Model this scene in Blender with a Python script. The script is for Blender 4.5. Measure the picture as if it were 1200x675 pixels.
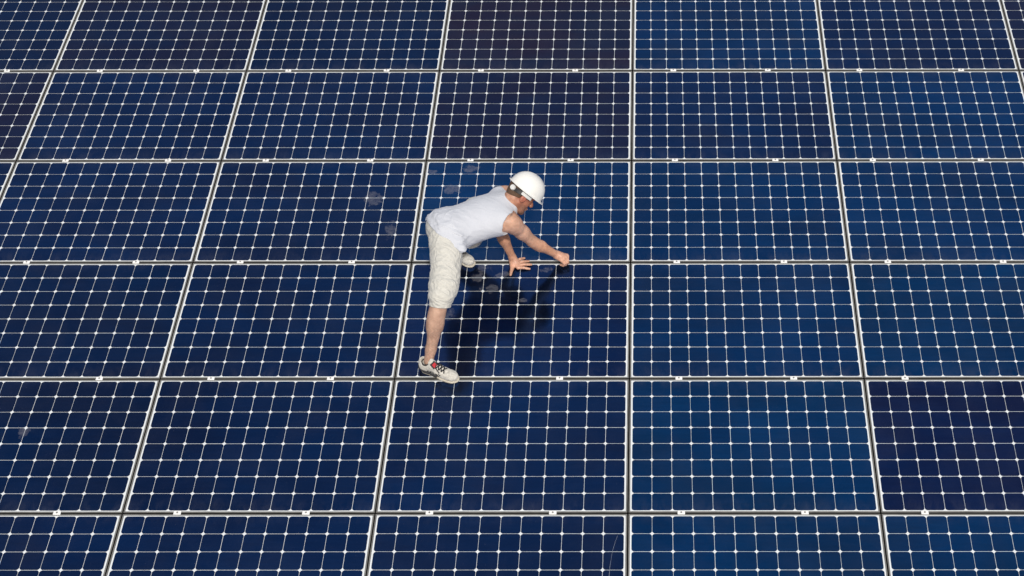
import bpy, bmesh, math, random
import numpy as np
from mathutils import Matrix, Vector

for o in list(bpy.data.objects):
    bpy.data.objects.remove(o, do_unlink=True)
S = bpy.context.scene
COL = S.collection
random.seed(4)
RNG = np.random.RandomState(7)

# ---------------------------------------------------------------- camera, sky, sun, exposure
# Everything is laid out in the frame of the sloped array (x along the rows, y up the slope, z out of the
# glass) and then the whole place is tipped by the pitch of the roof.
TILT = math.radians(24)
ROOF = Matrix.Rotation(TILT, 4, 'X')
CAM = np.array([0.13032, -7.08854, 7.72138])

cam = bpy.data.cameras.new('camera')
cam.sensor_width = 36
cam.lens = 36 * 1711.996 / 1200
cam.shift_x = -(757.69 - 600) / 1200
cam.clip_end = 500
co = bpy.data.objects.new('camera', cam)
COL.objects.link(co)
rv = Vector((0.7251736638853769, 0.0016893032520420971, -0.000172203778283028))
cm = Matrix.Rotation(rv.length, 4, rv.normalized())
cm.translation = Vector(CAM)
co.matrix_world = ROOF @ cm
S.camera = co

SUN_LOCAL = Vector((0.17, -0.58, 0.80)).normalized()         # towards the sun, in the roof's frame
sd = (ROOF.to_3x3() @ SUN_LOCAL).normalized()
SUN_EL = math.asin(sd.z)
SUN_AZ = math.atan2(sd.x, sd.y)
W = bpy.data.worlds.new('World')
S.world = W
W.use_nodes = True
nt = W.node_tree
nt.nodes.clear()
wo = nt.nodes.new('ShaderNodeOutputWorld')
bg = nt.nodes.new('ShaderNodeBackground')
sky = nt.nodes.new('ShaderNodeTexSky')
sky.sky_type = 'NISHITA'
sky.sun_disc = False
sky.sun_elevation = SUN_EL
sky.sun_rotation = SUN_AZ
sky.air_density = 1.0
sky.dust_density = 3.0
veil = nt.nodes.new('ShaderNodeMix')
veil.data_type = 'RGBA'
veil.inputs[0].default_value = 0.5
wc = nt.nodes.new('ShaderNodeTexCoord')
wn = nt.nodes.new('ShaderNodeTexNoise')
wn.inputs['Scale'].default_value = 4.5
wn.inputs['Detail'].default_value = 4.0
wn.inputs['Roughness'].default_value = 0.55
wr = nt.nodes.new('ShaderNodeMapRange')
wr.inputs[1].default_value = 0.32
wr.inputs[2].default_value = 0.68
wr.inputs[3].default_value = 0.30
wr.inputs[4].default_value = 0.70
nt.links.new(wc.outputs['Generated'], wn.inputs['Vector'])
nt.links.new(wn.outputs[0], wr.inputs[0])
nt.links.new(wr.outputs[0], veil.inputs[0])
veil.inputs[7].default_value = (5.5, 5.5, 5.6, 1)         # thin bright cloud
nt.links.new(sky.outputs[0], veil.inputs[6])
nt.links.new(veil.outputs[2], bg.inputs[0])
bg.inputs[1].default_value = 0.105
nt.links.new(bg.outputs[0], wo.inputs[0])

sl = bpy.data.lights.new('sun', 'SUN')
sl.energy = 2.6
sl.angle = math.radians(2.5)
sl.color = (1.0, 0.965, 0.92)
so = bpy.data.objects.new('sun', sl)
so.rotation_euler = sd.to_track_quat('Z', 'Y').to_euler()
so.location = (0, 0, 20)
COL.objects.link(so)

S.view_settings.view_transform = 'Standard'
S.view_settings.look = 'None'
S.view_settings.gamma = 1
S.view_settings.use_curve_mapping = False
S.view_settings.exposure = 0.12


# ---------------------------------------------------------------- helpers
def link_obj(o, parent=None, loc=None):
    COL.objects.link(o)
    if parent is not None:
        o.parent = parent
    else:
        m = Matrix.Translation(Vector(loc) if loc is not None else Vector((0, 0, 0)))
        o.matrix_world = ROOF @ m
    return o


def empty(name, loc, label, cat, group=None):
    o = bpy.data.objects.new(name, None)
    o.empty_display_size = 0.1
    link_obj(o, None, loc)
    o['label'] = label
    o['category'] = cat
    if group:
        o['group'] = group
    return o


def mesh_obj(name, verts, faces, mat, parent=None, smooth=False, loc=None):
    me = bpy.data.meshes.new(name)
    me.from_pydata([tuple(v) for v in verts], [], [tuple(f) for f in faces])
    me.update()
    if smooth:
        me.shade_smooth()
    me.materials.append(mat)
    o = bpy.data.objects.new(name, me)
    return link_obj(o, parent, loc)


def bm_obj(name, bm, mat, parent=None, smooth=False, loc=None):
    me = bpy.data.meshes.new(name)
    bm.to_mesh(me)
    bm.free()
    if smooth:
        me.shade_smooth()
    me.materials.append(mat)
    o = bpy.data.objects.new(name, me)
    return link_obj(o, parent, loc)


def add_box(bm, c, d, bevel=0.0):
    r = bmesh.ops.create_cube(bm, size=1, matrix=Matrix.Translation(c) @ Matrix.Diagonal((d[0], d[1], d[2], 1)))
    if bevel:
        es = list({e for v in r['verts'] for e in v.link_edges})
        bmesh.ops.bevel(bm, geom=es, offset=bevel, segments=2, affect='EDGES', profile=0.6)


class NT:
    """small node-tree writer"""
    def __init__(self, name):
        self.m = bpy.data.materials.new(name)
        self.m.use_nodes = True
        self.t = self.m.node_tree
        self.b = self.t.nodes['Principled BSDF']

    def n(self, kind, **kw):
        x = self.t.nodes.new(kind)
        for k, v in kw.items():
            setattr(x, k, v)
        return x

    def l(self, a, b):
        self.t.links.new(a, b)

    def val(self, sock, v):
        if isinstance(v, bpy.types.NodeSocket):
            self.l(v, sock)
        else:
            sock.default_value = v

    def math(self, op, a, b=0.0, c=None, clamp=False):
        x = self.n('ShaderNodeMath', operation=op)
        x.use_clamp = clamp
        self.val(x.inputs[0], a)
        self.val(x.inputs[1], b)
        if c is not None:
            self.val(x.inputs[2], c)
        return x.outputs[0]

    def mix(self, f, a, b, blend='MIX'):
        x = self.n('ShaderNodeMix', data_type='RGBA', blend_type=blend)
        self.val(x.inputs[0], f)
        self.val(x.inputs[6], a)
        self.val(x.inputs[7], b)
        return x.outputs[2]

    def noise(self, vec, scale, detail=2.0, rough=0.5, dist=0.0):
        x = self.n('ShaderNodeTexNoise')
        if vec is not None:
            self.l(vec, x.inputs['Vector'])
        x.inputs['Scale'].default_value = scale
        x.inputs['Detail'].default_value = detail
        x.inputs['Roughness'].default_value = rough
        x.inputs['Distortion'].default_value = dist
        return x.outputs[0]

    def ramp(self, f, lo, hi):
        x = self.n('ShaderNodeMapRange')
        x.clamp = True
        self.val(x.inputs[0], f)
        x.inputs[1].default_value = lo
        x.inputs[2].default_value = hi
        return x.outputs[0]

    def bump(self, h, strength, dist):
        x = self.n('ShaderNodeBump')
        self.l(h, x.inputs['Height'])
        x.inputs['Strength'].default_value = strength
        x.inputs['Distance'].default_value = dist
        self.l(x.outputs[0], self.b.inputs['Normal'])

    def array_xy(self):
        """position on the array's own plane: x along the rows, y up the slope, metres"""
        g = self.n('ShaderNodeNewGeometry')
        r = self.n('ShaderNodeVectorRotate', rotation_type='X_AXIS')
        self.l(g.outputs['Position'], r.inputs['Vector'])
        r.inputs['Angle'].default_value = -TILT
        return r.outputs[0]

    def scaled(self, vec, s):
        x = self.n('ShaderNodeVectorMath', operation='MULTIPLY')
        self.l(vec, x.inputs[0])
        x.inputs[1].default_value = s
        return x.outputs[0]


def plain(name, col, rough=0.5, metal=0.0, spec=0.5, nscale=30.0, namp=0.12, bump=0.0, bscale=200.0):
    m = NT(name)
    tc = m.n('ShaderNodeTexCoord')
    f = m.noise(tc.outputs['Object'], nscale, 4.0, 0.6)
    a = tuple(c * (1 - namp) for c in col) + (1,)
    b = tuple(min(1, c * (1 + namp)) for c in col) + (1,)
    m.l(m.mix(m.ramp(f, .3, .7), a, b), m.b.inputs['Base Color'])
    m.b.inputs['Roughness'].default_value = rough
    m.b.inputs['Metallic'].default_value = metal
    m.b.inputs['Specular IOR Level'].default_value = spec
    if bump:
        m.bump(m.noise(tc.outputs['Object'], bscale, 3.0), bump, 0.003)
    return m.m


# photograph pixel (1200 wide) -> point in the roof frame, used to survey where each thing stands
_F, _CX, _CY = 1711.996, 757.69, 337.5
Rv = np.array([1, 0, 0.])
Fw = np.array([-.0015, .66327, -.74838])
Uv = np.array([0, .74838, .66327])
Tv = -Fw


def at(u, v, z=0.0):
    d = Fw + (u - _CX) / _F * Rv + (_CY - v) / _F * Uv
    return CAM + d * (z - CAM[2]) / d[2]


def at_depth(u, v, D):
    return CAM + (Fw + (u - _CX) / _F * Rv + (_CY - v) / _F * Uv) * D


def depth(p):
    return float((np.asarray(p) - CAM) @ Fw)


# ---------------------------------------------------------------- roof under the array and the ground far below
def roof_material():
    m = NT('roof_membrane')
    xy = m.array_xy()
    f = m.noise(xy, 3.0, 5.0, 0.6)
    m.l(m.mix(f, (.045, .043, .04, 1), (.085, .08, .075, 1)), m.b.inputs['Base Color'])
    m.b.inputs['Roughness'].default_value = .85
    return m.m


bm = bmesh.new()
add_box(bm, Vector((0, 0, -0.26)), (60, 40, 0.3))
roof = bm_obj('roof', bm, roof_material())
roof['kind'] = 'structure'

m = NT('dry_ground')
tc = m.n('ShaderNodeTexCoord')
m.l(m.mix(m.noise(tc.outputs['Object'], .2, 6.0, .6), (.10, .10, .06, 1), (.22, .19, .14, 1)), m.b.inputs['Base Color'])
m.b.inputs['Roughness'].default_value = .95
me = bpy.data.meshes.new('ground')
me.from_pydata([(-600, -600, -13), (600, -600, -13), (600, 600, -13), (-600, 600, -13)], [], [(0, 1, 2, 3)])
me.materials.append(m.m)
gr = bpy.data.objects.new('ground', me)
COL.objects.link(gr)
gr['kind'] = 'structure'

# ---------------------------------------------------------------- solar panels
PITCH_X, PITCH_Y = 1.571, 1.058
PW, PH = 1.5625, 1.046
LIP = 0.0092
CELLX, CELLY, CP = 0.1250, 0.1248, 0.1272


def smudge_nodes(m, xy):
    """dried water marks and hand and shoe prints, thickest round the place where the worker kneels"""
    sx = m.n('ShaderNodeSeparateXYZ')
    m.l(xy, sx.inputs[0])
    warp = m.noise(xy, 17.0, 4.0, 0.65, 0.6)
    near = None
    dx = m.math('SUBTRACT', sx.outputs[0], -1.0)
    dy = m.math('SUBTRACT', sx.outputs[1], 0.25)
    d2 = m.math('ADD', m.math('MULTIPLY', dx, dx), m.math('MULTIPLY', m.math('MULTIPLY', dy, dy), 1.6))
    near = m.math('SUBTRACT', 1.0, m.math('DIVIDE', d2, 1.6), clamp=True)
    spots = None
    SP = [(552, 197, .055, .045), (531, 222, .06, .05), (437, 233, .06, .07), (458, 268, .04, .07), (562, 325, .05, .04),
          (574, 338, .06, .035), (521, 368, .06, .06), (590, 322, .05, .03), (27, 506, .035, .04), (566, 313, .04, .05),
          (600, 262, .05, .03), (505, 201, .04, .02), (612, 352, .03, .02), (640, 316, .04, .025)]
    for (u, v, rx, ry) in SP:
        p = at(u, v)
        ex = m.math('MULTIPLY', m.math('SUBTRACT', sx.outputs[0], float(p[0])), 1 / rx)
        ey = m.math('MULTIPLY', m.math('SUBTRACT', sx.outputs[1], float(p[1])), 1 / ry)
        r = m.math('ADD', m.math('MULTIPLY', ex, ex), m.math('MULTIPLY', ey, ey))
        spots = r if spots is None else m.math('MINIMUM', spots, r)
    spots = m.math('ADD', spots, m.math('MULTIPLY', m.math('SUBTRACT', warp, 0.5), 6.5))
    grain = m.ramp(m.noise(m.scaled(xy, (1.0, 2.3, 1)), 18.0, 5.0, .75, 1.2), .30, .54)
    spot = m.math('MULTIPLY', m.math('MULTIPLY', m.ramp(spots, 1.2, 0.5), grain), 0.70)
    st = m.scaled(xy, (1.0, 2.2, 1.0))
    fine = m.noise(st, 9.0, 3.0, 0.55, 0.8)
    thr = m.math('MULTIPLY_ADD', near, -0.14, 0.80)
    wisps = m.math('MULTIPLY', m.math('SUBTRACT', fine, thr), 9.0, clamp=True)
    wisps = m.math('MULTIPLY', wisps, 0.6)
    return m.math('MAXIMUM', spot, wisps), warp


def cell_material():
    """monocrystalline silicon behind coated glass: near-black blue, mirror-like, each cell slightly its own hue"""
    m = NT('silicon_cell')
    xy = m.array_xy()
    oi = m.n('ShaderNodeObjectInfo')
    att = m.n('ShaderNodeAttribute', attribute_name='cell_value')
    rnd = m.math('FRACT', m.math('MULTIPLY_ADD', oi.outputs['Random'], 37.7, att.outputs['Fac']))
    tint = oi.outputs['Color']
    # broad drift of the coating's hue from blue to plum across a panel
    drift = m.noise(m.scaled(xy, (0.55, 1.3, 1)), 1.6, 3.0, 0.55, 0.4)
    plum = m.mix(1.0, tint, (1.28, .86, .78, 1), 'MULTIPLY')
    blue = m.mix(1.0, tint, (.80, 1.10, 1.08, 1), 'MULTIPLY')
    c = m.mix(m.ramp(drift, .36, .64), blue, plum)
    c = m.mix(1.0, c, m.mix(rnd, (.91, .92, .94, 1), (1.09, 1.08, 1.06, 1)), 'MULTIPLY')
    # faint streaks drawn along the rows by runoff and wiping
    streak = m.noise(m.scaled(xy, (2.2, 26.0, 1)), 2.0, 4.0, 0.65)
    c = m.mix(1.0, c, m.mix(m.ramp(streak, .25, .75), (.88, .88, .88, 1), (1.14, 1.12, 1.10, 1)), 'MULTIPLY')
    speck = m.ramp(m.noise(xy, 90.0, 2.0, 0.6), .70, .84)
    mask, warp = smudge_nodes(m, xy)
    film = m.ramp(m.noise(xy, 2.4, 5.0, 0.65, 0.6), .42, .80)
    m.l(c, m.b.inputs['Base Color'])
    m.b.inputs['Metallic'].default_value = 1.0
    m.l(m.math('MULTIPLY_ADD', warp, .06, .105), m.b.inputs['Roughness'])
    dust = m.n('ShaderNodeBsdfDiffuse')
    dust.inputs['Color'].default_value = (.22, .225, .26, 1)
    bulk = m.n('ShaderNodeBsdfDiffuse')
    bulk.inputs['Color'].default_value = (.03, .085, .25, 1)
    mb = m.n('ShaderNodeMixShader')
    mb.inputs[0].default_value = .022
    mx = m.n('ShaderNodeMixShader')
    amt = m.math('MAXIMUM', m.math('MULTIPLY', mask, .40), m.math('MULTIPLY', speck, .20))
    amt = m.math('ADD', amt, m.math('MULTIPLY', film, .024))
    # grime left where the runoff stops at the lower edge of each panel, and a little along the top edge
    tc = m.n('ShaderNodeTexCoord')
    sy = m.n('ShaderNodeSeparateXYZ')
    m.l(tc.outputs['Object'], sy.inputs[0])
    gn = m.noise(m.scaled(xy, (1.0, .5, 1)), 11.0, 4.0, .65, .5)
    low = m.ramp(sy.outputs[1], -.40, -.51)
    top = m.math('MULTIPLY', m.ramp(sy.outputs[1], .44, .51), .6)
    gr_ = m.math('MULTIPLY', m.math('MAXIMUM', low, top), m.ramp(gn, .42, .78))
    amt = m.math('ADD', amt, m.math('MULTIPLY', gr_, .10))
    m.l(m.math('ADD', amt, .003), mx.inputs[0])
    m.l(m.b.outputs[0], mb.inputs[1])
    m.l(bulk.outputs[0], mb.inputs[2])
    m.l(mb.outputs[0], mx.inputs[1])
    m.l(dust.outputs[0], mx.inputs[2])
    m.l(mx.outputs[0], m.t.nodes['Material Output'].inputs['Surface'])
    return m.m


def backsheet_material():
    m = NT('white_backsheet')
    xy = m.array_xy()
    f = m.noise(xy, 6.0, 4.0, 0.6)
    m.l(m.mix(f, (.62, .66, .68, 1), (.76, .79, .80, 1)), m.b.inputs['Base Color'])
    m.b.inputs['Roughness'].default_value = .25
    m.b.inputs['Specular IOR Level'].default_value = .25
    return m.m


M_cell = cell_material()
M_back = backsheet_material()
M_frame = plain('anodised_frame', (.22, .215, .20), .42, .35, .5, 12.0, .22, .15, 300)
M_side = plain('painted_gap_shade', (.030, .030, .028), .7, 0, .3, 20.0, .25)
M_clamp = plain('clamp_aluminium', (.82, .82, .80), .38, .0, .5, 60.0, .06)
M_bolt = plain('steel_bolt', (.30, .29, .27), .35, .8, .5, 60.0, .1)


def frame_mesh():
    """one aluminium frame: four butted bars with a rounded top lip"""
    bm = bmesh.new()
    t, h = LIP, 0.046
    add_box(bm, Vector((0, PH / 2 - t / 2, .0016 - h / 2)), (PW, t, h), .0012)
    add_box(bm, Vector((0, -PH / 2 + t / 2, .0016 - h / 2)), (PW, t, h), .0012)
    for s in (-1, 1):
        add_box(bm, Vector((s * (PW / 2 - t / 2), 0, .0016 - h / 2 - .0003)), (t, PH - 2 * t, h), .0012)
    me = bpy.data.meshes.new('frame')
    bm.to_mesh(me)
    bm.free()
    me.materials.append(M_frame)
    me.materials.append(M_side)          # upright walls coloured dark, painting in the shade of the gaps
    for p in me.polygons:
        if abs(p.normal.z) < .3:
            p.material_index = 1
    return me


def backsheet_mesh():
    x, y = PW / 2 - LIP + .001, PH / 2 - LIP + .001
    me = bpy.data.meshes.new('backsheet')
    z0, z1 = -.004, 0.0
    v = [(-x, -y, z0), (x, -y, z0), (x, y, z0), (-x, y, z0), (-x, -y, z1), (x, -y, z1), (x, y, z1), (-x, y, z1)]
    me.from_pydata(v, [], [(3, 2, 1, 0), (4, 5, 6, 7), (0, 1, 5, 4), (1, 2, 6, 5), (2, 3, 7, 6), (3, 0, 4, 7)])
    me.materials.append(M_back)
    return me


def cells_mesh(seed):
    """twelve by eight pseudo-square wafers; each string of cells is laid a hair out of line"""
    rr = random.Random(seed)
    vs, fs, val = [], [], []
    for j in range(8):
        ox = rr.uniform(-.0007, .0007)
        for i in range(12):
            cx = (i - 5.5) * CP + ox + rr.uniform(-.0003, .0003)
            cy = (j - 3.5) * CP + rr.uniform(-.0003, .0003)
            hx, hy = CELLX / 2, CELLY / 2
            c = .0140
            k = len(vs)
            for sx, sy in ((1, 1), (-1, 1), (-1, -1), (1, -1)):
                pts = [(hx, hy - c), (hx - c * .26, hy - c * .52), (hx - c * .52, hy - c * .26), (hx - c, hy)]
                if sx * sy < 0:
                    pts = pts[::-1]
                for (a, b) in pts:
                    vs.append((cx + sx * a, cy + sy * b, .0009))
            fs.append(tuple(range(k, k + 16)))
            val.append(rr.random())
    me = bpy.data.meshes.new('cells')
    me.from_pydata(vs, [], fs)
    a = me.attributes.new('cell_value', 'FLOAT', 'FACE')
    a.data.foreach_set('value', val)
    me.materials.append(M_cell)
    return me


def clamp_meshes():
    bm = bmesh.new()
    add_box(bm, Vector((0, .003, .0042)), (.046, .027, .005), .0015)
    add_box(bm, Vector((0, 0, -.012)), (.040, .006, .026))
    a = bpy.data.meshes.new('clamp')
    bm.to_mesh(a); bm.free()
    a.materials.append(M_clamp)
    bm = bmesh.new()
    bmesh.ops.create_cone(bm, cap_ends=True, segments=6, radius1=.0058, radius2=.0054, depth=.004,
                          matrix=Matrix.Translation((0, .003, .0087)))
    b = bpy.data.meshes.new('bolt')
    bm.to_mesh(b); bm.free()
    b.materials.append(M_bolt)
    return a, b


FR, BS = frame_mesh(), backsheet_mesh()
CM = [cells_mesh(k) for k in range(7)]
CL, BO = clamp_meshes()

# linear tint of the cells by (column, row); row 0 runs along the top of the picture
NAVY, BLUE, SEA, PLUM, DARK, BROWN = (.0076, .0345, .130), (.0062, .053, .185), (.0054, .060, .198), (.0175, .0305, .096), (.0072, .0310, .112), (.0310, .0350, .086)
TINT = {
    0: [DARK, PLUM, DARK, BROWN, BLUE, NAVY, PLUM],
    1: [PLUM, NAVY, NAVY, PLUM, NAVY, BLUE, NAVY],
    2: [NAVY, NAVY, NAVY, BLUE, BLUE, BLUE, NAVY],
    3: [NAVY, DARK, NAVY, (.0090, .0310, .122), BLUE, SEA, BLUE],
    4: [DARK, DARK, NAVY, NAVY, SEA, (.0100, .0275, .116), NAVY],
    5: [DARK, NAVY, NAVY, NAVY, SEA, SEA, SEA],
}
HUE = {NAVY: 'navy', BLUE: 'bright blue', SEA: 'sea-blue', PLUM: 'plum-tinged', DARK: 'dark navy', BROWN: 'brownish',
       (.0090, .0310, .122): 'navy', (.0100, .0275, .116): 'purplish navy'}
CLAMPS = {0: (.26, .76), 1: (.241, .741), 2: (.2175, .7266), 3: (.215, .703), 4: (.211, .700), 5: (.174, .700), 6: (.17, .68)}
ROWTXT = ['topmost row', 'row just above his hat', 'row of his hat', 'row of his legs', 'row just below his shoe', 'bottommost row']
COLTXT = ['three columns left of the worker', 'two columns left of the worker', 'one column left of the worker',
          "in the worker's column", 'one column right of the worker', 'two columns right of the worker', 'three columns right of the worker']


def clean(t):
    return ' '.join(t.split())


k = 0
PANELS = {}
for r in range(6):
    for c in range(7):
        cx = (c - 4 + .5) * PITCH_X
        cy = (2.5 - r) * PITCH_Y
        if (r, c) == (2, 3):
            lab = 'smudged bright blue solar panel directly behind the bending worker, under his far shoe'
        elif (r, c) == (3, 3):
            lab = 'navy solar panel mirroring the worker darkly, between his far hand and near shoe'
        elif c == 3:
            lab = {0: "brownish solar panel straight above the worker, second up from his hat, topmost row",
                   1: "plum-tinged solar panel straight above the worker's hard hat, the next one up from him",
                   4: "navy solar panel straight below the worker's near shoe, just under its sole",
                   5: "navy solar panel straight below the worker, second down from his near shoe, bottommost row"}[r]
        else:
            lab = f"{HUE[TINT[r][c]]} solar panel {COLTXT[c]}, {ROWTXT[r]}"
        root = PANELS[(r, c)] = empty('solar_panel', (cx, cy, 0), clean(lab), 'solar panel', 'solar panels laid edge to edge over the sloped roof')
        # panels never lie dead flat: a few tenths of a degree each way
        root.matrix_world = root.matrix_world @ Matrix.Rotation(RNG.uniform(-.0016, .0016), 4, 'X') @ Matrix.Rotation(RNG.uniform(-.0012, .0012), 4, 'Y')
        o = bpy.data.objects.new('frame', FR); link_obj(o, root)
        o = bpy.data.objects.new('backsheet', BS); link_obj(o, root)
        o = bpy.data.objects.new('cells', CM[k % 7]); link_obj(o, root)
        t = TINT[r][c]
        j = RNG.uniform(.93, 1.07)
        j *= 1.2
        o.color = (t[0] * j, t[1] * j, t[2] * j, 1)
        for f in CLAMPS[c]:
            x = (f - .5) * PITCH_X
            q = bpy.data.objects.new('clamp', CL); link_obj(q, root); q.location = (x, -PITCH_Y / 2, 0)
            w = bpy.data.objects.new('bolt', BO); link_obj(w, q)
        k += 1


# a thin curved scratch in the glass of one bottommost panel
def scratch(pts, r):
    c3 = [at(u, v, .0010) for u, v in pts]
    vs, fs = [], []
    for i, p in enumerate(c3):
        q = c3[min(i + 1, len(c3) - 1)] - c3[max(i - 1, 0)]
        n_ = np.array([-q[1], q[0], 0]) / (np.hypot(q[0], q[1]) + 1e-9)
        w_ = r * (.5 + .9 * random.random())
        vs += [p + n_ * w_ - c3[0], p - n_ * w_ - c3[0]]
    fs = [(2 * i, 2 * i + 1, 2 * i + 3, 2 * i + 2) for i in range(len(c3) - 1)]
    return vs, fs, c3[0]


M_scratch = plain('scratched_glass', (.30, .32, .36), .6, 0, .3, 90.0, .4)
vs, fs, l0 = scratch([(723.5, 628), (721, 634), (719, 641), (717.5, 646), (716, 655), (714.5, 664), (713.6, 675)], .0007)
proot = PANELS[(5, 3)]
off = l0 - np.array([(3 - 4 + .5) * PITCH_X, (2.5 - 5) * PITCH_Y, 0])
o = mesh_obj('scratch', [v + off for v in vs], fs, M_scratch, proot)
o['label'] = 'thin curved pale scratch in the glass'

# ---------------------------------------------------------------- implicit-surface modelling (for the worker)
class Field:
    """signed distance field on a grid; primitives are blended in smoothly, the zero surface becomes one mesh"""
    def __init__(self, lo, hi, h):
        self.h = h
        self.lo = np.array(lo, float)
        self.n = np.ceil((np.array(hi) - self.lo) / h).astype(int) + 1
        self.d = np.full(self.n, .2, np.float32)

    def box(self, lo, hi, pad):
        a = np.maximum(np.floor((np.array(lo) - pad - self.lo) / self.h).astype(int), 0)
        b = np.minimum(np.ceil((np.array(hi) + pad - self.lo) / self.h).astype(int) + 1, self.n)
        if (b <= a).any():
            return None, None
        g = np.meshgrid(*[self.lo[i] + self.h * np.arange(a[i], b[i]) for i in range(3)], indexing='ij')
        sl = tuple(slice(a[i], b[i]) for i in range(3))
        return sl, np.stack(g, -1)

    def put(self, sl, e, k):
        d = self.d[sl]
        if k > 0:
            t = np.clip(.5 + .5 * (d - e) / k, 0, 1)
            self.d[sl] = d * (1 - t) + e * t - k * t * (1 - t)
        else:
            self.d[sl] = np.minimum(d, e)

    def cap(self, a, b, ra, rb, k=.02, cut=False):
        a, b = np.asarray(a, float), np.asarray(b, float)
        r = max(ra, rb)
        sl, p = self.box(np.minimum(a, b) - r, np.maximum(a, b) + r, k + 4 * self.h)
        if sl is None:
            return
        ab = b - a
        t = np.clip(((p - a) @ ab) / max(ab @ ab, 1e-9), 0, 1)
        e = np.linalg.norm(p - (a + t[..., None] * ab), axis=-1) - (ra + (rb - ra) * t)
        if cut:
            self.cut(sl, e, k)
        else:
            self.put(sl, e, k)

    def cut(self, sl, e, k=.0):
        d = self.d[sl]
        if k > 0:
            t = np.clip(.5 - .5 * (d + e) / k, 0, 1)
            self.d[sl] = d * (1 - t) - e * t + k * t * (1 - t)
        else:
            self.d[sl] = np.maximum(d, -e)

    def ell(self, c, ax, rad, k=.02, cut=False):
        """ellipsoid: centre, three unit axes (rows), three radii"""
        c = np.asarray(c, float)
        ax = np.asarray(ax, float)
        rad = np.asarray(rad, float)
        R = rad.max()
        sl, p = self.box(c - R, c + R, k + 4 * self.h)
        if sl is None:
            return
        q = (p - c) @ ax.T
        k0 = np.linalg.norm(q / rad, axis=-1)
        k1 = np.linalg.norm(q / rad ** 2, axis=-1)
        e = k0 * (k0 - 1) / np.maximum(k1, 1e-6)
        (self.cut if cut else self.put)(sl, e, k)

    def plane(self, p0, n, k=0.0):
        """keep the side n points to"""
        n = np.asarray(n, float) / np.linalg.norm(n)
        g = np.meshgrid(*[self.lo[i] + self.h * np.arange(self.n[i]) for i in range(3)], indexing='ij', sparse=True)
        e = -((g[0] - p0[0]) * n[0] + (g[1] - p0[1]) * n[1] + (g[2] - p0[2]) * n[2])
        if k > 0:
            t = np.clip(.5 - .5 * (self.d - e) / k, 0, 1)
            self.d = self.d * (1 - t) + e * t + k * t * (1 - t)
        else:
            self.d = np.maximum(self.d, e)

    def displace(self, fn, band=.03):
        m = np.abs(self.d) < band
        i = np.argwhere(m)
        p = self.lo + i * self.h
        self.d[m] -= fn(p)

    def mesh(self):
        d, h = self.d, self.h
        s = d < 0
        n = self.n
        c = s[:-1, :-1, :-1].astype(np.int8)
        cnt = np.zeros(tuple(n - 1), np.int8)
        for a in (0, 1):
            for b in (0, 1):
                for e in (0, 1):
                    cnt += s[a:n[0] - 1 + a, b:n[1] - 1 + b, e:n[2] - 1 + e]
        act = np.argwhere((cnt > 0) & (cnt < 8))
        idx = np.full(tuple(n - 1), -1, np.int32)
        idx[tuple(act.T)] = np.arange(len(act))
        acc = np.zeros((len(act), 3)); w = np.zeros(len(act))
        corners = [(a, b, e) for a in (0, 1) for b in (0, 1) for e in (0, 1)]
        dv = {q: d[act[:, 0] + q[0], act[:, 1] + q[1], act[:, 2] + q[2]].astype(float) for q in corners}
        for q in corners:
            for ax in range(3):
                if q[ax]:
                    continue
                q2 = list(q); q2[ax] = 1; q2 = tuple(q2)
                A, B = dv[q], dv[q2]
                x = (A < 0) != (B < 0)
                t = np.where(x, A / np.where(x, A - B, 1), 0)
                pt = np.array(q, float)[None].repeat(len(act), 0)
                pt[:, ax] = t
                acc += pt * x[:, None]
                w += x
        V = self.lo + (act + acc / w[:, None]) * h
        F = []
        for ax in range(3):
            o1, o2 = [(1, 2), (2, 0), (0, 1)][ax]
            a = [slice(1, n[i] - 1) for i in range(3)]
            a[ax] = slice(0, n[ax] - 1)
            b = list(a); b[ax] = slice(1, n[ax])
            sa, sb = s[tuple(a)], s[tuple(b)]
            off = np.array([a[i].start for i in range(3)])
            for flip in (False, True):
                e = np.argwhere((sa & ~sb) if not flip else (~sa & sb)) + off
                if not len(e):
                    continue
                u = np.zeros(3, int); u[o1] = 1
                v = np.zeros(3, int); v[o2] = 1
                qd = [e - u - v, e - v, e, e - u]
                qi = np.stack([idx[tuple(x.T)] for x in qd], 1)
                F.append(qi[:, ::-1] if flip else qi)
        return V, np.concatenate(F)


def field_obj(name, fld, mat, parent, base, smooth_it=1):
    V, F = fld.mesh()
    # a light relaxation takes the grid out of the surface
    for _ in range(smooth_it):
        acc = np.zeros_like(V); cn = np.zeros(len(V))
        for a, b in ((0, 1), (1, 2), (2, 3), (3, 0)):
            np.add.at(acc, F[:, a], V[F[:, b]]); np.add.at(cn, F[:, a], 1)
            np.add.at(acc, F[:, b], V[F[:, a]]); np.add.at(cn, F[:, b], 1)
        V = V * .5 + .5 * acc / np.maximum(cn, 1)[:, None]
    me = bpy.data.meshes.new(name)
    me.vertices.add(len(V))
    me.vertices.foreach_set('co', (V - base).astype(np.float32).ravel())
    me.loops.add(F.size)
    me.loops.foreach_set('vertex_index', F.astype(np.int32).ravel())
    me.polygons.add(len(F))
    me.polygons.foreach_set('loop_start', np.arange(0, F.size, 4, dtype=np.int32))
    me.update(calc_edges=True)
    me.validate()
    me.shade_smooth()
    me.materials.append(mat)
    o = bpy.data.objects.new(name, me)
    link_obj(o, parent)
    return o, V


def frame3(a, l):
    """orthonormal rows (axis, left, back) from an axis and a rough left"""
    a = np.asarray(a, float); a = a / np.linalg.norm(a)
    l = np.asarray(l, float); l = l - (l @ a) * a; l /= np.linalg.norm(l)
    return np.array([a, l, np.cross(a, l)])


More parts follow.
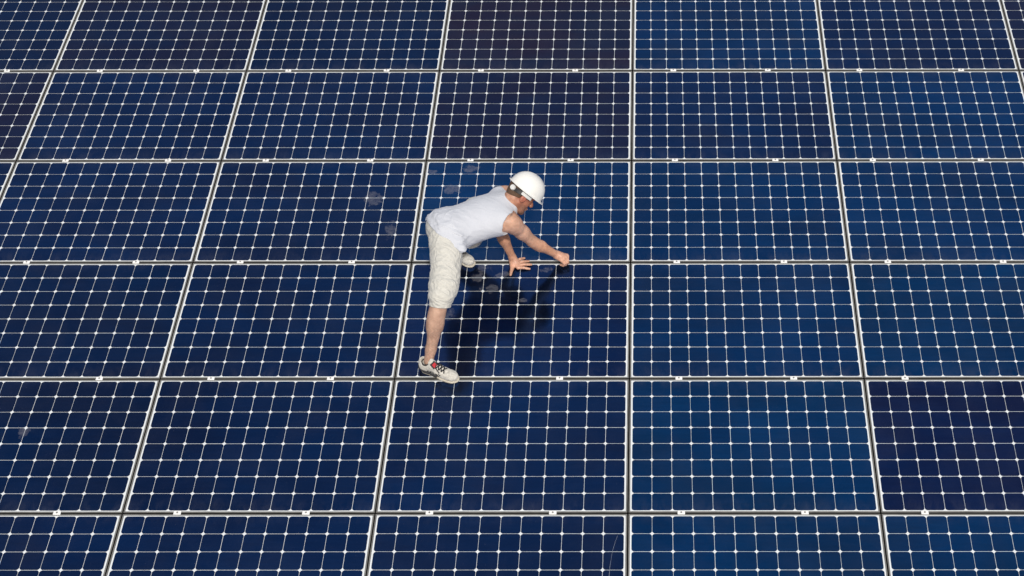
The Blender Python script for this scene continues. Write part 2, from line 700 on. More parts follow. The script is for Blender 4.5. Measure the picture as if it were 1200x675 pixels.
def waves(p, seed, n, lo, hi, direction=None, spread=.5):
    """sum of sharpened sine ridges, as cloth folds"""
    rr = np.random.RandomState(seed)
    o = np.zeros(len(p))
    for _ in range(n):
        if direction is None:
            k = rr.randn(3)
        else:
            k = np.asarray(direction) + spread * rr.randn(3)
        k /= np.linalg.norm(k)
        wl = rr.uniform(lo, hi)
        ph = rr.uniform(0, 6.28)
        warp = .45 * wl * np.sin((p @ rr.randn(3)) * 1.1 / wl + rr.uniform(0, 6))
        s = np.sin((p @ k + warp) * 3.1416 / wl + ph)
        fade = .5 + .5 * np.sin((p @ rr.randn(3)) * 3.0 / wl + rr.uniform(0, 6))
        o += ((1 - np.abs(s)) ** 2.2 - .27) * fade * 1.8
    return o / n ** .5


# ---------------------------------------------------------------- the worker
A3 = np.array
HEEL_R, TOE_R = at(494.5, 431.5, 0), at(537.0, 447.0, 0)
R_ank = HEEL_R + .055 * (TOE_R - HEEL_R) / np.linalg.norm(TOE_R - HEEL_R) + A3([.006, .01, .095]); R_knee = A3([-1.236, -.767, .49]); R_hip = A3([-1.243, -.326, .58])
HEEL_L, TOE_L = at(523.5, 292.0, 0), at(555.0, 312.5, 0)
L_ank = HEEL_L + .055 * (TOE_L - HEEL_L) / np.linalg.norm(TOE_L - HEEL_L) + A3([.01, .0, .095]); L_knee = A3([-1.075, .11, .42]); L_hip = A3([-1.243, -.160, .562])
n_h = .667 * Rv + .745 * Uv
R_sho = A3([-.819, -.145, .575]); R_elb = A3([-.681, -.082, .305]); R_wri = at(652.5, 298.5, .085)
L_sho = A3([-.868, .150, .535]); L_elb = A3([-.915, .030, .300]); L_wri = at(600.5, 301.5, .055)
hipm = (R_hip + L_hip) / 2
shom = (R_sho + L_sho) / 2
TF = frame3(shom - hipm, L_sho - R_sho)
HF = frame3(shom - hipm, L_hip - R_hip)
ax_, lat, bak = TF
neck0 = shom + ax_ * .035 + bak * .035
D_head = depth(neck0) - .03
up_h = .63 * Rv + .76 * Uv + .08 * Tv
up_h /= np.linalg.norm(up_h)
fw_h = .87 * (.77 * Rv - .62 * Uv) - .50 * Tv
fw_h -= (fw_h @ up_h) * up_h
fw_h /= np.linalg.norm(fw_h)
le_h = np.cross(up_h, fw_h)
HEAD = A3([fw_h, le_h, up_h])
head_c = at_depth(611.5, 227.0, D_head)


def hp(f, l, u):
    return head_c + f * fw_h + l * le_h + u * up_h


base = A3([-1.28, -.5, 0.0])
person = empty('person', base, 'worker in white hard hat, sleeveless grey shirt and khaki shorts, bending over the panels', 'person')


def skin_material():
    m = NT('skin')
    at_ = m.n('ShaderNodeAttribute', attribute_name='skin_tone')
    tc = m.n('ShaderNodeTexCoord')
    f = m.noise(tc.outputs['Object'], 24.0, 5.0, .65)
    c = m.mix(1.0, at_.outputs['Color'], m.mix(m.ramp(f, .3, .7), (.74, .70, .68, 1), (1.14, 1.12, 1.10, 1)), 'MULTIPLY')
    m.l(c, m.b.inputs['Base Color'])
    m.b.inputs['Roughness'].default_value = .48
    m.b.inputs['Subsurface Weight'].default_value = .12
    m.b.inputs['Subsurface Radius'].default_value = (.012, .005, .003)
    m.b.inputs['Subsurface Scale'].default_value = .5
    m.bump(m.noise(tc.outputs['Object'], 140.0, 4.0, .6), .25, .003)
    return m.m


def cloth_material(name, c0, c1, scale, weave, bump, crease_scale=4.0, crease_dir=(.75, -.49, -.44)):
    m = NT(name)
    tc = m.n('ShaderNodeTexCoord')
    f = m.noise(tc.outputs['Object'], scale, 6.0, .7)
    m.l(m.mix(m.ramp(f, .3, .7), c0 + (1,), c1 + (1,)), m.b.inputs['Base Color'])
    m.b.inputs['Roughness'].default_value = .9
    m.b.inputs['Specular IOR Level'].default_value = .2
    m.b.inputs['Sheen Weight'].default_value = .15
    # pulled creases: ridged noise drawn out along the direction the cloth is pulled in
    mp = m.n('ShaderNodeCombineXYZ')
    d_ = np.asarray(crease_dir, float); d_ = d_ / np.linalg.norm(d_)
    e1 = np.cross(d_, [0.1, .3, 1.0]); e1 /= np.linalg.norm(e1)
    e2 = np.cross(d_, e1)
    for k_, (ax, sc) in enumerate(((d_, 1.0), (e1, 4.5), (e2, 4.5))):
        dt = m.n('ShaderNodeVectorMath', operation='DOT_PRODUCT')
        m.l(tc.outputs['Object'], dt.inputs[0])
        dt.inputs[1].default_value = tuple(float(q_) * sc for q_ in ax)
        m.l(dt.outputs['Value'], mp.inputs[k_])
    n1 = m.noise(mp.outputs[0], crease_scale, 2.0, .5, .7)
    r1 = m.math('SUBTRACT', 1.0, m.math('MULTIPLY', m.math('ABSOLUTE', m.math('SUBTRACT', n1, .5)), 5.0), clamp=True)
    r1 = m.math('POWER', r1, 1.6)
    h = m.math('ADD', m.math('MULTIPLY', r1, 1.0), m.math('MULTIPLY', m.noise(tc.outputs['Object'], weave, 2.0), .06))
    m.bump(h, bump, .012)
    return m.m


M_skin = skin_material()
M_shirt = cloth_material('heather_jersey', (.50, .52, .57), (.565, .585, .635), 160.0, 500.0, .16, 3.0)
M_shorts = cloth_material('khaki_twill', (.52, .51, .465), (.60, .59, .545), 60.0, 600.0, .42, 4.2, (.88, -.36, -.31))
M_hat = plain('hat_plastic', (.74, .74, .71), .30, 0, .5, 20.0, .02)
M_black = plain('black_plastic', (.02, .02, .022), .5, 0, .4, 40.0, .2)
M_hair = plain('short_hair', (.10, .060, .038), .7, 0, .3, 220.0, .5, .6, 400)
M_knob = plain('grey_knob', (.62, .63, .62), .45, 0, .4, 80.0, .12)

# --- body: one continuous surface
B = Field((-1.47, -1.14, .0), (-.44, .26, .86), .0036)
# torso (under the shirt) and pelvis
B.ell(hipm + .01 * ax_, HF, (.10, .165, .105), .03)
B.ell(hipm + .17 * ax_, TF, (.14, .150, .095), .05)
B.ell(hipm + .33 * ax_, TF, (.16, .165, .105), .05)
B.cap(R_sho - .02 * ax_, L_sho - .02 * ax_, .06, .06, .05)
B.cap(shom + .02 * bak, neck0 + .02 * ax_, .075, .062, .04)
# neck and head
B.cap(neck0 - .02 * ax_ - .01 * bak, hp(-.030, 0, -.055), .070, .064, .03)
B.ell(hp(-.012, 0, .035), HEAD, (.100, .079, .092), .02)
B.ell(hp(.040, 0, -.030), HEAD, (.055, .058, .072), .02)
B.cap(hp(.050, .030, -.088), hp(.078, 0, -.102), .022, .020, .02)
B.cap(hp(.050, -.030, -.088), hp(.078, 0, -.102), .022, .020, .02)
B.cap(hp(.0, .048, -.055), hp(.060, .026, -.092), .022, .020, .02)
B.cap(hp(.0, -.048, -.055), hp(.060, -.026, -.092), .022, .020, .02)
B.cap(hp(.082, 0, .012), hp(.112, 0, -.026), .009, .0135, .012)      # nose
B.cap(hp(.108, .010, -.032), hp(.108, -.010, -.032), .009, .009, .008)
B.cap(hp(.080, .034, .024), hp(.080, -.034, .024), .013, .013, .012)   # brow
B.ell(hp(.095, 0, -.062), HEAD, (.010, .024, .006), .006)              # lips
B.ell(hp(.091, 0, -.074), HEAD, (.011, .021, .007), .006)
for s in (1, -1):
    B.ell(hp(.080, s * .031, .006), HEAD, (.014, .016, .010), .004, cut=True)
    B.ell(hp(.072, s * .031, .006), HEAD, (.014, .014, .011), .003)    # eyelids over the eyes
    ear = HEAD.copy()
    B.ell(hp(-.004, s * .081, -.012), HEAD, (.021, .008, .032), .006)
    B.ell(hp(.001, s * .092, -.010), HEAD, (.011, .006, .019), .004, cut=True)
    B.cap(hp(-.02, s * .084, .010), hp(.006, s * .086, .018), .005, .005, .004)

# right arm
def arm(sho, elb, wri, out, bulge):
    d1 = elb - sho; d2 = wri - elb
    B.ell(sho + .12 * d1, frame3(d1, out), (.090, .067, .066), .03)
    B.cap(sho, sho + .55 * d1, .053, .049, .03)
    B.cap(sho + .5 * d1, elb, .048, .038, .02)
    B.ell(sho + .58 * d1 + .010 * bulge, frame3(d1, out), (.080, .044, .042), .010)      # biceps
    B.ell(sho + .52 * d1 - .012 * bulge, frame3(d1, out), (.090, .044, .038), .010)      # triceps
    B.cap(elb, elb + .35 * d2, .038, .038, .02)
    B.ell(elb + .24 * d2 + .008 * out, frame3(d2, out), (.085, .041, .036), .012)
    B.ell(elb + .20 * d2 - .016 * bulge, frame3(d2, out), (.075, .030, .030), .008)
    B.cap(elb + .35 * d2, wri, .036, .0245, .02)
    B.ell(elb + .02 * d1, frame3(d2, out), (.036, .034, .032), .012)


arm(R_sho, R_elb, R_wri, Tv, A3([.5, .5, .7]))
arm(L_sho, L_elb, L_wri, lat, A3([.8, .2, .5]))
# right hand: a loose fist whose fingertips press on the frame joint
knR = [at(664.3, 299.2, .072), at(662.8, 301.2, .076), at(660.6, 303.2, .074), at(658.3, 305.4, .066)]
pipR = [at(667.6, 303.2, .052), at(666.6, 305.3, .052), at(664.4, 307.3, .050), at(661.5, 308.9, .044)]
dipR = [at(666.2, 306.8, .026), at(665.0, 308.6, .026), at(662.8, 310.2, .025), at(660.0, 311.2, .022)]
tipR = [at(662.0, 308.0, .014), at(661.2, 309.6, .013), at(659.2, 310.4, .013), at(657.0, 310.4, .013)]
cR = (knR[1] + knR[2]) / 2
B.cap(R_wri, (R_wri + cR) / 2, .026, .029, .02)
for q, kn in enumerate(knR):
    B.cap(R_wri + (kn - cR) * .45, kn, .017, .0125, .012)
for a, b, c, d in zip(knR, pipR, dipR, tipR):
    B.cap(a, b, .0122, .0108, .004)
    B.cap(b, c, .0108, .0095, .004)
    B.cap(c, d, .0095, .0085, .003)
th = [R_wri + A3([.012, .022, -.018]), at(661.5, 301.0, .040), at(664.0, 304.8, .022), at(662.8, 307.2, .015)]
B.cap(th[0], th[1], .016, .013, .012)
B.cap(th[1], th[2], .0125, .0110, .004)
B.cap(th[2], th[3], .0108, .0092, .003)
# left hand: flat on the glass, fingers spread
knL = [at(607.2, 313.6, .017), at(607.9, 310.7, .019), at(607.3, 308.0, .019), at(605.6, 305.6, .016)]
tipL = [at(620.6, 315.0, .0085), at(622.6, 310.0, .0085), at(619.8, 306.0, .0085), at(614.6, 302.4, .0085)]
cL = (knL[1] + knL[2]) / 2
B.cap(L_wri, (L_wri + cL) / 2, .0255, .022, .02)
for kn in knL:
    B.cap(L_wri + (kn - cL) * .35 + A3([0, 0, -.024]), kn, .019, .0135, .014)
for a, b in zip(knL, tipL):
    m1 = a + .46 * (b - a) + A3([0, 0, .006]); m2 = a + .76 * (b - a) + A3([0, 0, .002])
    B.cap(a, m1, .0118, .0102, .005)
    B.cap(m1, m2, .0102, .0092, .003)
    B.cap(m2, b, .0092, .0080, .003)
thL = [L_wri + A3([-.006, -.012, -.030]), at(600.2, 314.5, .016), at(599.0, 318.5, .013), at(598.3, 322.2, .0095)]
B.cap(thL[0], thL[1], .019, .0145, .014)
B.cap(thL[1], thL[2], .0130, .0112, .004)
B.cap(thL[2], thL[3], .0112, .0088, .003)


# legs
def leg(hip, knee, ank, kneedir, calfdir):
    B.cap(hip, knee, .088, .058, .03)
    B.ell(knee + .012 * kneedir, frame3(ank - knee, kneedir), (.055, .054, .055), .02)
    sh = ank - knee
    B.cap(knee, knee + .45 * sh, .053, .052, .02)
    B.cap(knee + .4 * sh, knee + .82 * sh, .050, .034, .02)
    B.cap(knee + .8 * sh, ank, .034, .032, .02)
    B.ell(knee + .30 * sh + .022 * calfdir, frame3(sh, calfdir), (.125, .045, .048), .03)
    B.ell(ank + .008 * A3([0, -1, 0]), np.eye(3), (.018, .030, .018), .01)


leg(R_hip, R_knee, R_ank, A3([.9, .2, .3]), A3([-.85, -.2, .1]))
leg(L_hip, L_knee, L_ank, A3([.8, .3, .4]), A3([-.8, .3, .0]))
for an, dx in ((R_ank, (TOE_R - HEEL_R) * .36 + A3([0, 0, -.058])), (L_ank, (TOE_L - HEEL_L) * .36 + A3([0, 0, -.058]))):
    B.cap(an + A3([0, 0, -.03]), an + dx, .024, .020, .02)


def body_tone(V):
    def w(p, r):
        return np.exp(-((V - p) ** 2).sum(1) / r ** 2)
    base_ = np.tile(A3([.56, .335, .235]), (len(V), 1))
    def blend(c, f):
        nonlocal base_
        f = np.clip(f, 0, 1)[:, None]
        base_ = base_ * (1 - f) + A3(c) * f
    blend((.63, .39, .29), 1.4 * w(R_sho + .3 * (R_elb - R_sho), .10))
    blend((.62, .335, .215), 1.2 * w((R_elb + R_wri) / 2, .14))
    blend((.52, .275, .175), 1.3 * w(L_elb, .15) + 1.2 * w(L_wri, .10))
    blend((.60, .345, .245), 1.4 * w(cR, .07) + 1.4 * w(cL, .07))
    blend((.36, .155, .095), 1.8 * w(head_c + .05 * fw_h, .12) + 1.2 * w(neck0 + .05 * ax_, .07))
    blend((.42, .14, .095), 1.0 * w(hp(0, -.08, -.01), .04))
    # stubble on jaw and cheek
    q = (V - head_c) @ HEAD.T
    st = np.clip((-.035 - q[:, 2]) / .03, 0, 1) * np.clip((q[:, 0] - .0) / .03, 0, 1) * (np.abs(q[:, 2]) < .2) * (np.linalg.norm(V - head_c, axis=1) < .16)
    blend((.20, .115, .080), .55 * st)
    leg_ = np.clip((-.45 - V[:, 1]) / .1, 0, 1) * (V[:, 0] < -1.0)
    blend((.52, .335, .25), leg_)
    hairy = leg_ * (.5 + .5 * np.sin(V[:, 0] * 260 + 5 * np.sin(V[:, 2] * 90)) * np.sin(V[:, 2] * 140 + 3 * np.sin(V[:, 1] * 120)))
    blend((.25, .15, .11), .45 * hairy * np.clip((.44 - V[:, 2]) / .1, 0, 1))
    # the faded ink on the shoulder
    for (u, v, ru, rv, rot) in TAT:
        dep_ = (V - CAM) @ Fw
        pu = _CX + _F * ((V - CAM) @ Rv) / dep_ - u
        pv = _CY - _F * ((V - CAM) @ Uv) / dep_ - v
        a_ = pu * math.cos(rot) + pv * math.sin(rot)
        b_ = -pu * math.sin(rot) + pv * math.cos(rot)
        blend((.17, .135, .115), .85 * np.exp(-(a_ / (ru * 1.1)) ** 2 - (b_ / (rv * 1.25)) ** 2) * (np.linalg.norm(V - R_sho, axis=1) < .16) * (dep_ < depth(R_sho)))
    return base_


TAT = [(603.5, 250.0, 2.6, 1.0, 1.05), (606.0, 252.5, 1.6, .9, .2), (596.5, 252.0, 2.4, .9, 2.2), (589.5, 256.5, 1.1, 1.2, 0), (600.0, 248.6, 1.6, .8, 2.7)]
body, V = field_obj('body', B, M_skin, person, base, 1)
tone = body_tone(V)
ca = body.data.color_attributes.new('skin_tone', 'FLOAT_COLOR', 'POINT')
ca.data.foreach_set('color', np.concatenate([tone, np.ones((len(V), 1))], 1).astype(np.float32).ravel())
del B

# --- hair: short, seen on the nape and round the ear under the hat
Hf = Field(head_c - .16, head_c + .16, .004)
Hf.ell(hp(-.014, 0, .035), HEAD, (.104, .083, .094), 0)
Hf.ell(hp(-.045, 0, -.025), HEAD, (.058, .058, .055), .02)
Hf.plane(hp(.028, 0, -.03), -fw_h - .5 * up_h * 0)
Hf.plane(hp(0, 0, -.058), up_h - .25 * fw_h)
for s in (1, -1):
    Hf.ell(hp(-.002, s * .085, -.022), HEAD, (.024, .03, .040), .0, cut=True)
field_obj('hair', Hf, M_hair, person, base, 2)

# --- sleeveless shirt
SB = Field((-1.48, -.62, .25), (-.70, .34, .92), .0048)
SB.ell(hipm + .004 * ax_ + .005 * bak, HF, (.138, .190, .142), .02)
SB.ell(hipm + .13 * ax_ - .002 * bak, TF, (.17, .170, .130), .06)
SB.ell(hipm + .30 * ax_ - .002 * bak, TF, (.18, .180, .128), .06)
SB.cap(R_sho - .035 * ax_ + .012 * bak, L_sho - .045 * ax_ + .008 * bak, .074, .068, .09)
SB.cap(shom - .03 * ax_ + .02 * bak, neck0 - .005 * ax_, .088, .080, .04)
# the tail hangs loose over the near hip and the belly
tipS = at_depth(540.5, 291, depth(R_hip) - .10)
SB.cap(R_hip + .02 * ax_ - .02 * lat, tipS, .115, .036, .05)
SB.plane(at_depth(501, 262, 9.8), n_h, .006)
# arm holes and neck opening
out = (R_sho - L_sho) / np.linalg.norm(R_sho - L_sho)
SB.ell(R_sho + .055 * out + .014 * ax_, np.eye(3), (.081, .081, .081), .006, cut=True)
SB.cap(R_sho + .02 * ax_, R_sho + .5 * (R_elb - R_sho), .064, .066, .004, cut=True)
SB.cap(L_sho + .35 * (L_elb - L_sho), L_sho + .8 * (L_elb - L_sho), .066, .066, .004, cut=True)
SB.plane(at_depth(604, 236.5, 10.0), -.81 * Rv - .585 * Uv, .006)
fold_dir = .75 * Rv + .2 * Uv


def shirt_folds(p):
    t = np.clip((hipm + .26 * ax_ - p) @ ax_ / .26, 0, 1)        # stronger towards the waist
    side = np.clip(((p - shom) @ lat) * -4, -1, 1) * .5 + .5
    a = waves(p, 5, 5, .05, .09, n_h + .2 * Tv, .28) * (.0010 + .0075 * t ** 1.6)
    b = waves(p, 6, 5, .035, .06, -.45 * Rv - .85 * Uv, .4) * (.0002 + .0016 * t ** 2)
    return a + b


SB.displace(shirt_folds, .03)
# hollow hem, so the edge is cloth over the shorts and not a solid cut
SB.ell(hipm - .05 * ax_ + 0 * bak, HF, (.105, .155, .105), .0, cut=True)
field_obj('shirt', SB, M_shirt, person, base, 2)
del SB

# --- cargo shorts
SH = Field((-1.50, -.92, .20), (-.90, .30, .88), .0040)
SH.ell(hipm + .008 * ax_, HF, (.125, .178, .122), .0)
SH.ell(hipm - .008 * ax_ + .02 * bak, HF, (.11, .160, .11), .03)
hem = at_depth(516, 359, depth(R_knee))
kd = (hem - R_knee)
def leg_depth(v):
    return float(np.interp(v, [281, 349, 419], [depth(R_hip), depth(R_knee), depth(R_ank)]))


prof = [(521.5, 281, .112), (523, 300, .106), (521.5, 324, .099), (519.8, 336, .099), (517.2, 346, .086), (515.6, 357, .070), (515.3, 368, .069)]
for (u0, v0, r0), (u1, v1, r1) in zip(prof[:-1], prof[1:]):
    SH.cap(at_depth(u0, v0, leg_depth(v0)), at_depth(u1, v1, leg_depth(v1)), r0, r1, .012)
SH.plane(at_depth(501, 262, 9.8) + .028 * n_h, -n_h, .01)
SH.cap(L_hip + .15 * (L_knee - L_hip), L_knee, .100, .085, .04)
SH.cap(L_knee, L_knee + .6 * (L_ank - L_knee), .088, .078, .03)
shR = (R_ank - R_knee) / np.linalg.norm(R_ank - R_knee)
shL = (L_ank - L_knee) / np.linalg.norm(L_ank - L_knee)



def shorts_folds(p):
    k = np.clip((R_hip[1] - p[:, 1]) / .1, 0, 1)
    a = waves(p, 11, 4, .05, .085, -.35 * Rv + 1.0 * Uv + .2 * Tv, .28) * .0028
    b = waves(p, 12, 3, .04, .06, .35 * Rv + .9 * Uv, .4) * .0014
    c = waves(p, 14, 3, .08, .13, .8 * Rv + .3 * Uv, .5) * .0022
    # stitched lines: the pocket flap, the pocket's side, the hem and the out-seam
    w_ = p - CAM
    dd = w_ @ Fw
    u = _CX + _F * (w_ @ Rv) / dd
    v = _CY - _F * (w_ @ Uv) / dd
    near_ = (dd < np.interp(v, [281, 349, 419], [depth(R_hip), depth(R_knee), depth(R_ank)])) * (v > 300)
    g = np.exp(-((v - 325.5 - .22 * (u - 520)) / .9) ** 2) * (u > 514)
    g += .8 * np.exp(-((v - 328.5 - .22 * (u - 520)) / 1.2) ** 2) * (u > 514) * -.8
    g += .7 * np.exp(-((u - 514 + .14 * (v - 326)) / .8) ** 2) * (v > 326) * (v < 350)
    g += .7 * np.exp(-((v - 354.5) / .8) ** 2)
    return a + b + c - .0045 * g * near_


SH.displace(shorts_folds, .03)


def hem_cut(fld, p0, n, reach, centre):
    """cut a trouser leg square across and hollow it out"""
    n = n / np.linalg.norm(n)
    sl, p = fld.box(centre - reach, centre + reach, 0)
    e = ((p - p0) @ n)
    fld.d[sl] = np.maximum(fld.d[sl], e)


hemR = at_depth(516.5, 359.5, depth(R_knee) + .01)
hemL = at_depth(551.5, 289, depth(L_knee) * .45 + depth(L_ank) * .55)
SH.cap(L_knee, hemL + .1 * (hemL - L_knee), .088, .072, .03)
hem_cut(SH, hemR, shR * .6 - .75 * Uv, .20, hemR)
shL = (hemL - L_knee) / np.linalg.norm(hemL - L_knee)
hem_cut(SH, hemL, .75 * shL + .4 * Rv - .3 * Uv, .13, hemL + shL * .06)
SH.cap(hemR + .028 * shR, hemR + .12 * shR, .058, .062, .0, cut=True)
SH.cap(hemL - .04 * shL, hemL + .12 * shL, .066, .070, .0, cut=True)
field_obj('shorts', SH, M_shorts, person, base, 2)
del SH

# --- hard hat: dome with a rim all round and a peak, straps and ratchet knob below
hat_c = at_depth(616.4, 222.6, D_head - .005)      # middle of the rim plane


def hatp(f, l, u):
    return hat_c + f * fw_h + l * le_h + u * up_h


vs, fs = [], []
NA, NR = 64, 18
A_ = .130
for i in range(NR + 1):
    th_ = math.pi / 2 * i / NR
    for j in range(NA):
        a = 2 * math.pi * j / NA
        ca_, sa_ = math.cos(a), math.sin(a)
        r = math.sin(th_) ** .92
        ridge = 1 + .018 * math.exp(-(sa_ / .30) ** 2) * (r < .9)
        vs.append(hatp(A_ * r * ca_, .112 * r * sa_, .005 + .122 * math.cos(th_) * ridge))
for i in range(NR):
    for j in range(NA):
        a, b = i * NA + j, i * NA + (j + 1) % NA
        fs.append((a, a + NA, b + NA, b))
k0 = NR * NA
# flared rim and front peak
for (e, dz) in ((.003, -.003), (.010, -.007), (.0125, -.010), (.009, -.0115), (.001, -.009), (-.008, -.004)):
    for j in range(NA):
        a = 2 * math.pi * j / NA
        pk = max(0, math.cos(a)) ** 2.2
        ee = e * (1 + 1.5 * pk) if e > 0 else e
        vs.append(hatp((A_ + ee) * math.cos(a), (.112 + ee * .9) * math.sin(a), .005 + dz * (1 + .6 * pk)))
for i in range(6):
    for j in range(NA):
        a, b = k0 + i * NA + j, k0 + i * NA + (j + 1) % NA
        fs.append((a, a + NA, b + NA, b))
hat = mesh_obj('hard_hat', [v - base for v in vs], fs, M_hat, person, True)
bmx = bmesh.new(); bmx.from_mesh(hat.data); bmesh.ops.remove_doubles(bmx, verts=bmx.verts, dist=1e-5)
bmesh.ops.recalc_face_normals(bmx, faces=bmx.faces); bmx.to_mesh(hat.data); bmx.free()
hat.data.shade_smooth()


def band(name, a0, a1, u0, u1, rf, rl, t, mat, parent, drop=0.0):
    """a strap following the skull between two angles"""
    vs, fs = [], []
    n = 20
    for i in range(n + 1):
        a = a0 + (a1 - a0) * i / n
        d = drop * math.sin(math.pi * i / n)
        for (rr_, uu) in ((0, u0), (t, u0), (t, u1), (0, u1)):
            vs.append(hatp(-.002 + (rf + rr_) * math.cos(a), (rl + rr_) * math.sin(a), uu - d) - base)
    for i in range(n):
        for q in range(4):
            a, b = i * 4 + q, i * 4 + (q + 1) % 4
            fs.append((a, b, b + 4, a + 4))
    fs += [(0, 1, 2, 3), (n * 4 + 3, n * 4 + 2, n * 4 + 1, n * 4)]
    o = mesh_obj(name, vs, fs, mat, parent, False)
    b_ = bmesh.new(); b_.from_mesh(o.data); bmesh.ops.recalc_face_normals(b_, faces=b_.faces); b_.to_mesh(o.data); b_.free()
    return o


PI = math.pi
band('strap', PI * .62, PI * 1.38, -.040, -.012, .104, .088, .004, M_black, hat, .012)
band('side_band', PI * 1.36, PI * 1.62, -.034, -.004, .103, .089, .004, M_knob, hat)
band('side_band', PI * .38, PI * .64, -.034, -.004, .103, .089, .004, M_knob, hat)
bm = bmesh.new()
kc = hatp(-.108, -.042, -.034) - base
zq = Vector(-fw_h - .8 * le_h).normalized().to_track_quat('Z', 'Y').to_matrix().to_4x4()
bmesh.ops.create_cone(bm, cap_ends=True, segments=20, radius1=.021, radius2=.017, depth=.016, matrix=Matrix.Translation(kc) @ zq)
bmesh.ops.bevel(bm, geom=[e for e in bm.edges if len(e.link_faces) == 2 and e.calc_face_angle(0) > .6], offset=.002, segments=2, affect='EDGES')
bm_obj('knob', bm, M_knob, hat, False)

# --- shoes
M_shoe = cloth_material('white_leather', (.36, .345, .31), (.68, .66, .60), 70.0, 300.0, .25)
M_sole = plain('rubber_sole', (.52, .48, .40), .7, 0, .3, 90.0, .25)
M_dark = plain('black_rubber', (.030, .030, .032), .6, 0, .4, 60.0, .3)
M_red = plain('red_badge', (.50, .035, .045), .5, 0, .4, 60.0, .08)
M_lace = plain('black_lace', (.02, .02, .025), .8, 0, .2, 80.0, .3)


def tube(name, pts, r, mat, parent, seg=6):
    cu = bpy.data.curves.new(name, 'CURVE')
    cu.dimensions = '3D'
    for chain in pts:
        sp = cu.splines.new('POLY')
        sp.points.add(len(chain) - 1)
        for i, p in enumerate(chain):
            sp.points[i].co = (*p, 1)
    cu.bevel_depth = r
    cu.bevel_resolution = 2
    cu.use_fill_caps = True
    t_ = bpy.data.objects.new(name, cu)
    COL.objects.link(t_)
    dg = bpy.context.evaluated_depsgraph_get()
    me = bpy.data.meshes.new_from_object(t_.evaluated_get(dg))
    bpy.data.objects.remove(t_)
    bpy.data.curves.remove(cu)
    me.materials.clear()
    me.materials.append(mat)
    me.shade_smooth()
    o = bpy.data.objects.new(name, me)
    link_obj(o, parent)
    return o


def patch(name, c, ux, uy, n, w, h, t, mat, parent):
    bm = bmesh.new()
    M = Matrix((Vector(ux).normalized(), Vector(uy).normalized(), Vector(n).normalized())).transposed().to_4x4()
    M.translation = Vector(c)
    bmesh.ops.create_cube(bm, size=1, matrix=M @ Matrix.Diagonal((w, h, t, 1)))
    return bm_obj(name, bm, mat, parent)


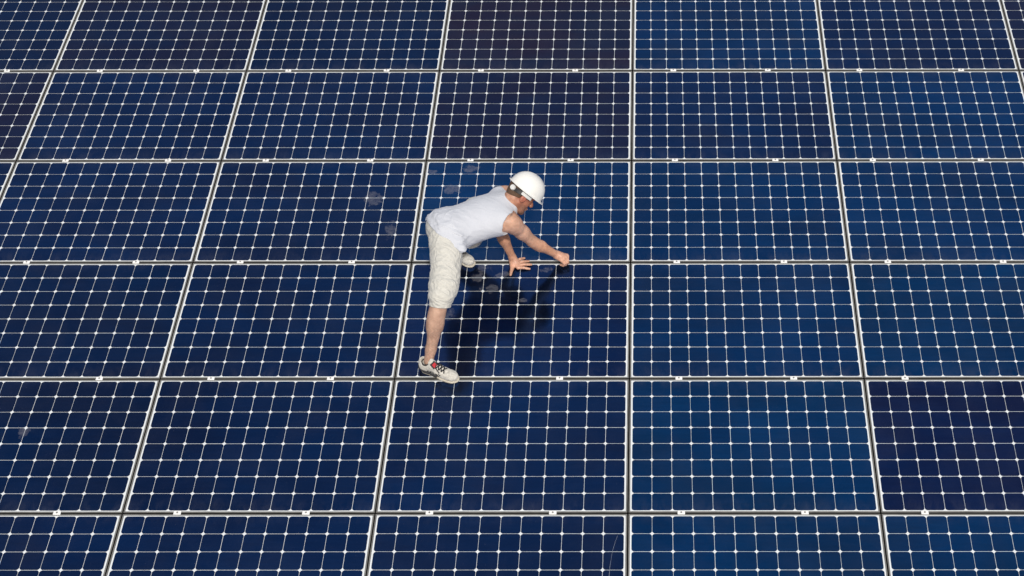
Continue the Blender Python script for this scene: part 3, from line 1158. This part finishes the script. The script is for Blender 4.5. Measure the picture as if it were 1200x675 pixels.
def make_shoe(heel, toe, inner):
    """heel and toe ends of the sole on the glass; inner is the side (+1/-1) the arch is on"""
    f = toe - heel
    f[2] = 0
    L = np.linalg.norm(f)
    f /= L
    s = A3([-f[1], f[0], 0])                      # left of the foot
    k_ = L / .300

    def q(x, y, z):
        return heel + k_ * (x * f + y * s + A3([0, 0, z]))
    X = A3([f, s, [0, 0, 1.]])
    lo = np.minimum(heel, toe) - .09; hi = np.maximum(heel, toe) + .09
    lo[2] = -.01; hi[2] = .17
    U_ = Field(lo, hi, .003)
    U_.ell(q(.055, 0, .050), X, (.055 * k_, .037 * k_, .045 * k_), 0)
    U_.cap(q(.050, 0, .045), q(.120, 0, .045), .034, .035, .02)
    U_.ell(q(.195, .003 * inner, .038), X, (.090 * k_, .046 * k_, .035 * k_), .03)
    U_.ell(q(.245, .005 * inner, .034), X, (.050 * k_, .041 * k_, .030 * k_), .02)
    U_.cap(q(.165, 0, .060), q(.100, 0, .092), .030, .029, .025)     # instep rising to the tongue
    U_.cap(q(.100, 0, .092), q(.086, 0, .122), .028, .024, .015)     # tongue
    U_.cap(q(.030, 0, .050), q(.024, 0, .100), .036, .031, .02)      # heel counter
    U_.cap(q(.032, 0, .072), q(.085, 0, .078), .040, .038, .01)
    U_.plane(q(0, 0, .014), (0, 0, 1), .004)
    U_.cap(q(.050, 0, .096), q(.040, 0, .170), .031, .040, .006, cut=True)  # ankle opening
    # panel seams pressed into the leather
    def seams(p):
        g = (p - heel) @ X.T / k_
        x, y, z = g[:, 0], g[:, 1], g[:, 2]
        a = np.exp(-((z - .030 - .25 * np.abs(x - .13)) / .0022) ** 2) * (x < .25)
        b = np.exp(-((x - .215 - .25 * (z - .05)) / .0025) ** 2) * (z > .03)
        c = np.exp(-((x - .095 - .8 * (z - .05)) / .0022) ** 2) * (np.abs(y) > .02) * (z < .085)
        return -.0016 * (a + b + c)
    U_.displace(seams, .01)
    shoe, V_ = field_obj('shoe', U_, M_shoe, person, base, 1)
    def snap(p, dr, off):
        # slide a point along dr (from outside) until it meets the shoe's skin
        p = np.array(p, float); dr = np.array(dr, float)
        p0 = p - dr * .10
        for t_ in np.arange(0, .16, .001):
            g_ = p0 + dr * t_
            i_ = np.round((g_ - U_.lo) / U_.h).astype(int)
            if (i_ < 0).any() or (i_ >= U_.n).any():
                continue
            if U_.d[tuple(i_)] < 0:
                return g_ - dr * off
        return p

    so_ = Field(lo, hi, .003)
    so_.cap(q(.040, 0, .014), q(.120, 0, .014), .040 * k_, .038 * k_, .0)
    so_.ell(q(.195, .004 * inner, .014), X, (.100 * k_, .051 * k_, .06 * k_), .02)
    so_.ell(q(.245, .006 * inner, .016), X, (.056 * k_, .046 * k_, .06 * k_), .02)
    so_.plane(q(0, 0, .0006), (0, 0, 1), .004)
    so_.plane(q(0, 0, .028), (-.05 * f[0], -.05 * f[1], -1), .005)
    so_.displace(lambda p: -.0012 * (np.abs(np.sin(((p - heel) @ f) * 260)) > .8) * (p[:, 2] < .016), .01)
    field_obj('sole', so_, M_sole, shoe, base, 1)
    # black heel wrap above the sole on the outer side
    out_ = -inner
    pts = [q(.150, out_ * .040, .030) - base, q(.100, out_ * .0395, .036) - base, q(.050, out_ * .039, .040) - base, q(.010, out_ * .030, .044) - base,
           q(-.006, out_ * .010, .048) - base, q(-.006, -out_ * .012, .048) - base]
    ctr = q(.06, 0, .045)
    pts2 = []
    for p_ in pts:
        w_ = ctr - (p_ + base); w_[2] = 0; w_ /= np.linalg.norm(w_)
        pts2.append(snap(p_ + base, w_, -.002) - base)
    tube('heel_stripe', [pts2], .0125, M_dark, shoe)
    # black lining of the collar
    ring = []
    for i in range(25):
        a = 2 * PI * i / 24
        ring.append(q(.050 + .037 * math.cos(a), .0325 * math.sin(a), .100 + .007 * math.cos(a) + .006 * abs(math.cos(a))) - base)
    tube('collar_lining', [ring], .0055, M_dark, shoe)
    # laces criss-crossing up the instep
    ch = []
    zt = lambda x: .0975 - (x - .110) * .37 + .0045
    for i in range(4):
        x0 = .120 + i * .021
        x1 = x0 + .019
        for sg in (1, -1):
            ch.append([q(x0 + (x1 - x0) * t_ / 6, sg * .024 * (1 - 2 * t_ / 6), zt(x0 + (x1 - x0) * t_ / 6) - 12.0 * (.024 * (1 - 2 * t_ / 6)) ** 2) - base for t_ in range(7)])
    ch.append([q(.125, .0, zt(.125) + .004) - base, q(.135, .022, zt(.125) + .008) - base, q(.158, .030, zt(.15) - .008) - base, q(.165, .018, zt(.16)) - base, q(.128, 0, zt(.125) + .005) - base])
    ch.append([q(.125, .0, zt(.125) + .004) - base, q(.140, -.024, zt(.125) + .004) - base, q(.172, -.034, zt(.15) - .014) - base])
    ch = [[snap(p_ + base, (0, 0, -1.), .0015) - base for p_ in c_] for c_ in ch]
    tube('lace', ch, .0042, M_lace, shoe)
    # tongue badge: red on a black border
    tn = A3([f[0] * .82, f[1] * .82, .57])
    tu = A3([-f[0] * .57, -f[1] * .57, .82])
    bc = q(.1215, out_ * .015, .117)
    tn2 = tn + .3 * out_ * s
    su = np.cross(tu, tn2)
    patch('badge_border', bc - base, su, tu, tn2, .038, .040, .012, M_dark, shoe)
    patch('badge', bc + .0022 * tn2 - base, su, tu, tn2, .026, .028, .012, M_red, shoe)
    # printed squiggles on the outer quarter
    rr = random.Random(3)
    ch = []
    for i in range(16):
        x = .062 + .0075 * i
        z = .046 + rr.uniform(-.008, .012)
        c_ = [q(x + rr.uniform(-.008, .008), out_ * (.040 + rr.uniform(-.001, .0015)), z + rr.uniform(-.010, .010)) - base for _ in range(4)]
        ch.append([snap(p_ + base, -out_ * s, .0003) - base for p_ in c_])
    tube('side_print', ch, .0032, M_dark, shoe)
    return shoe


make_shoe(HEEL_R, TOE_R, 1)
make_shoe(HEEL_L, TOE_L, 1)
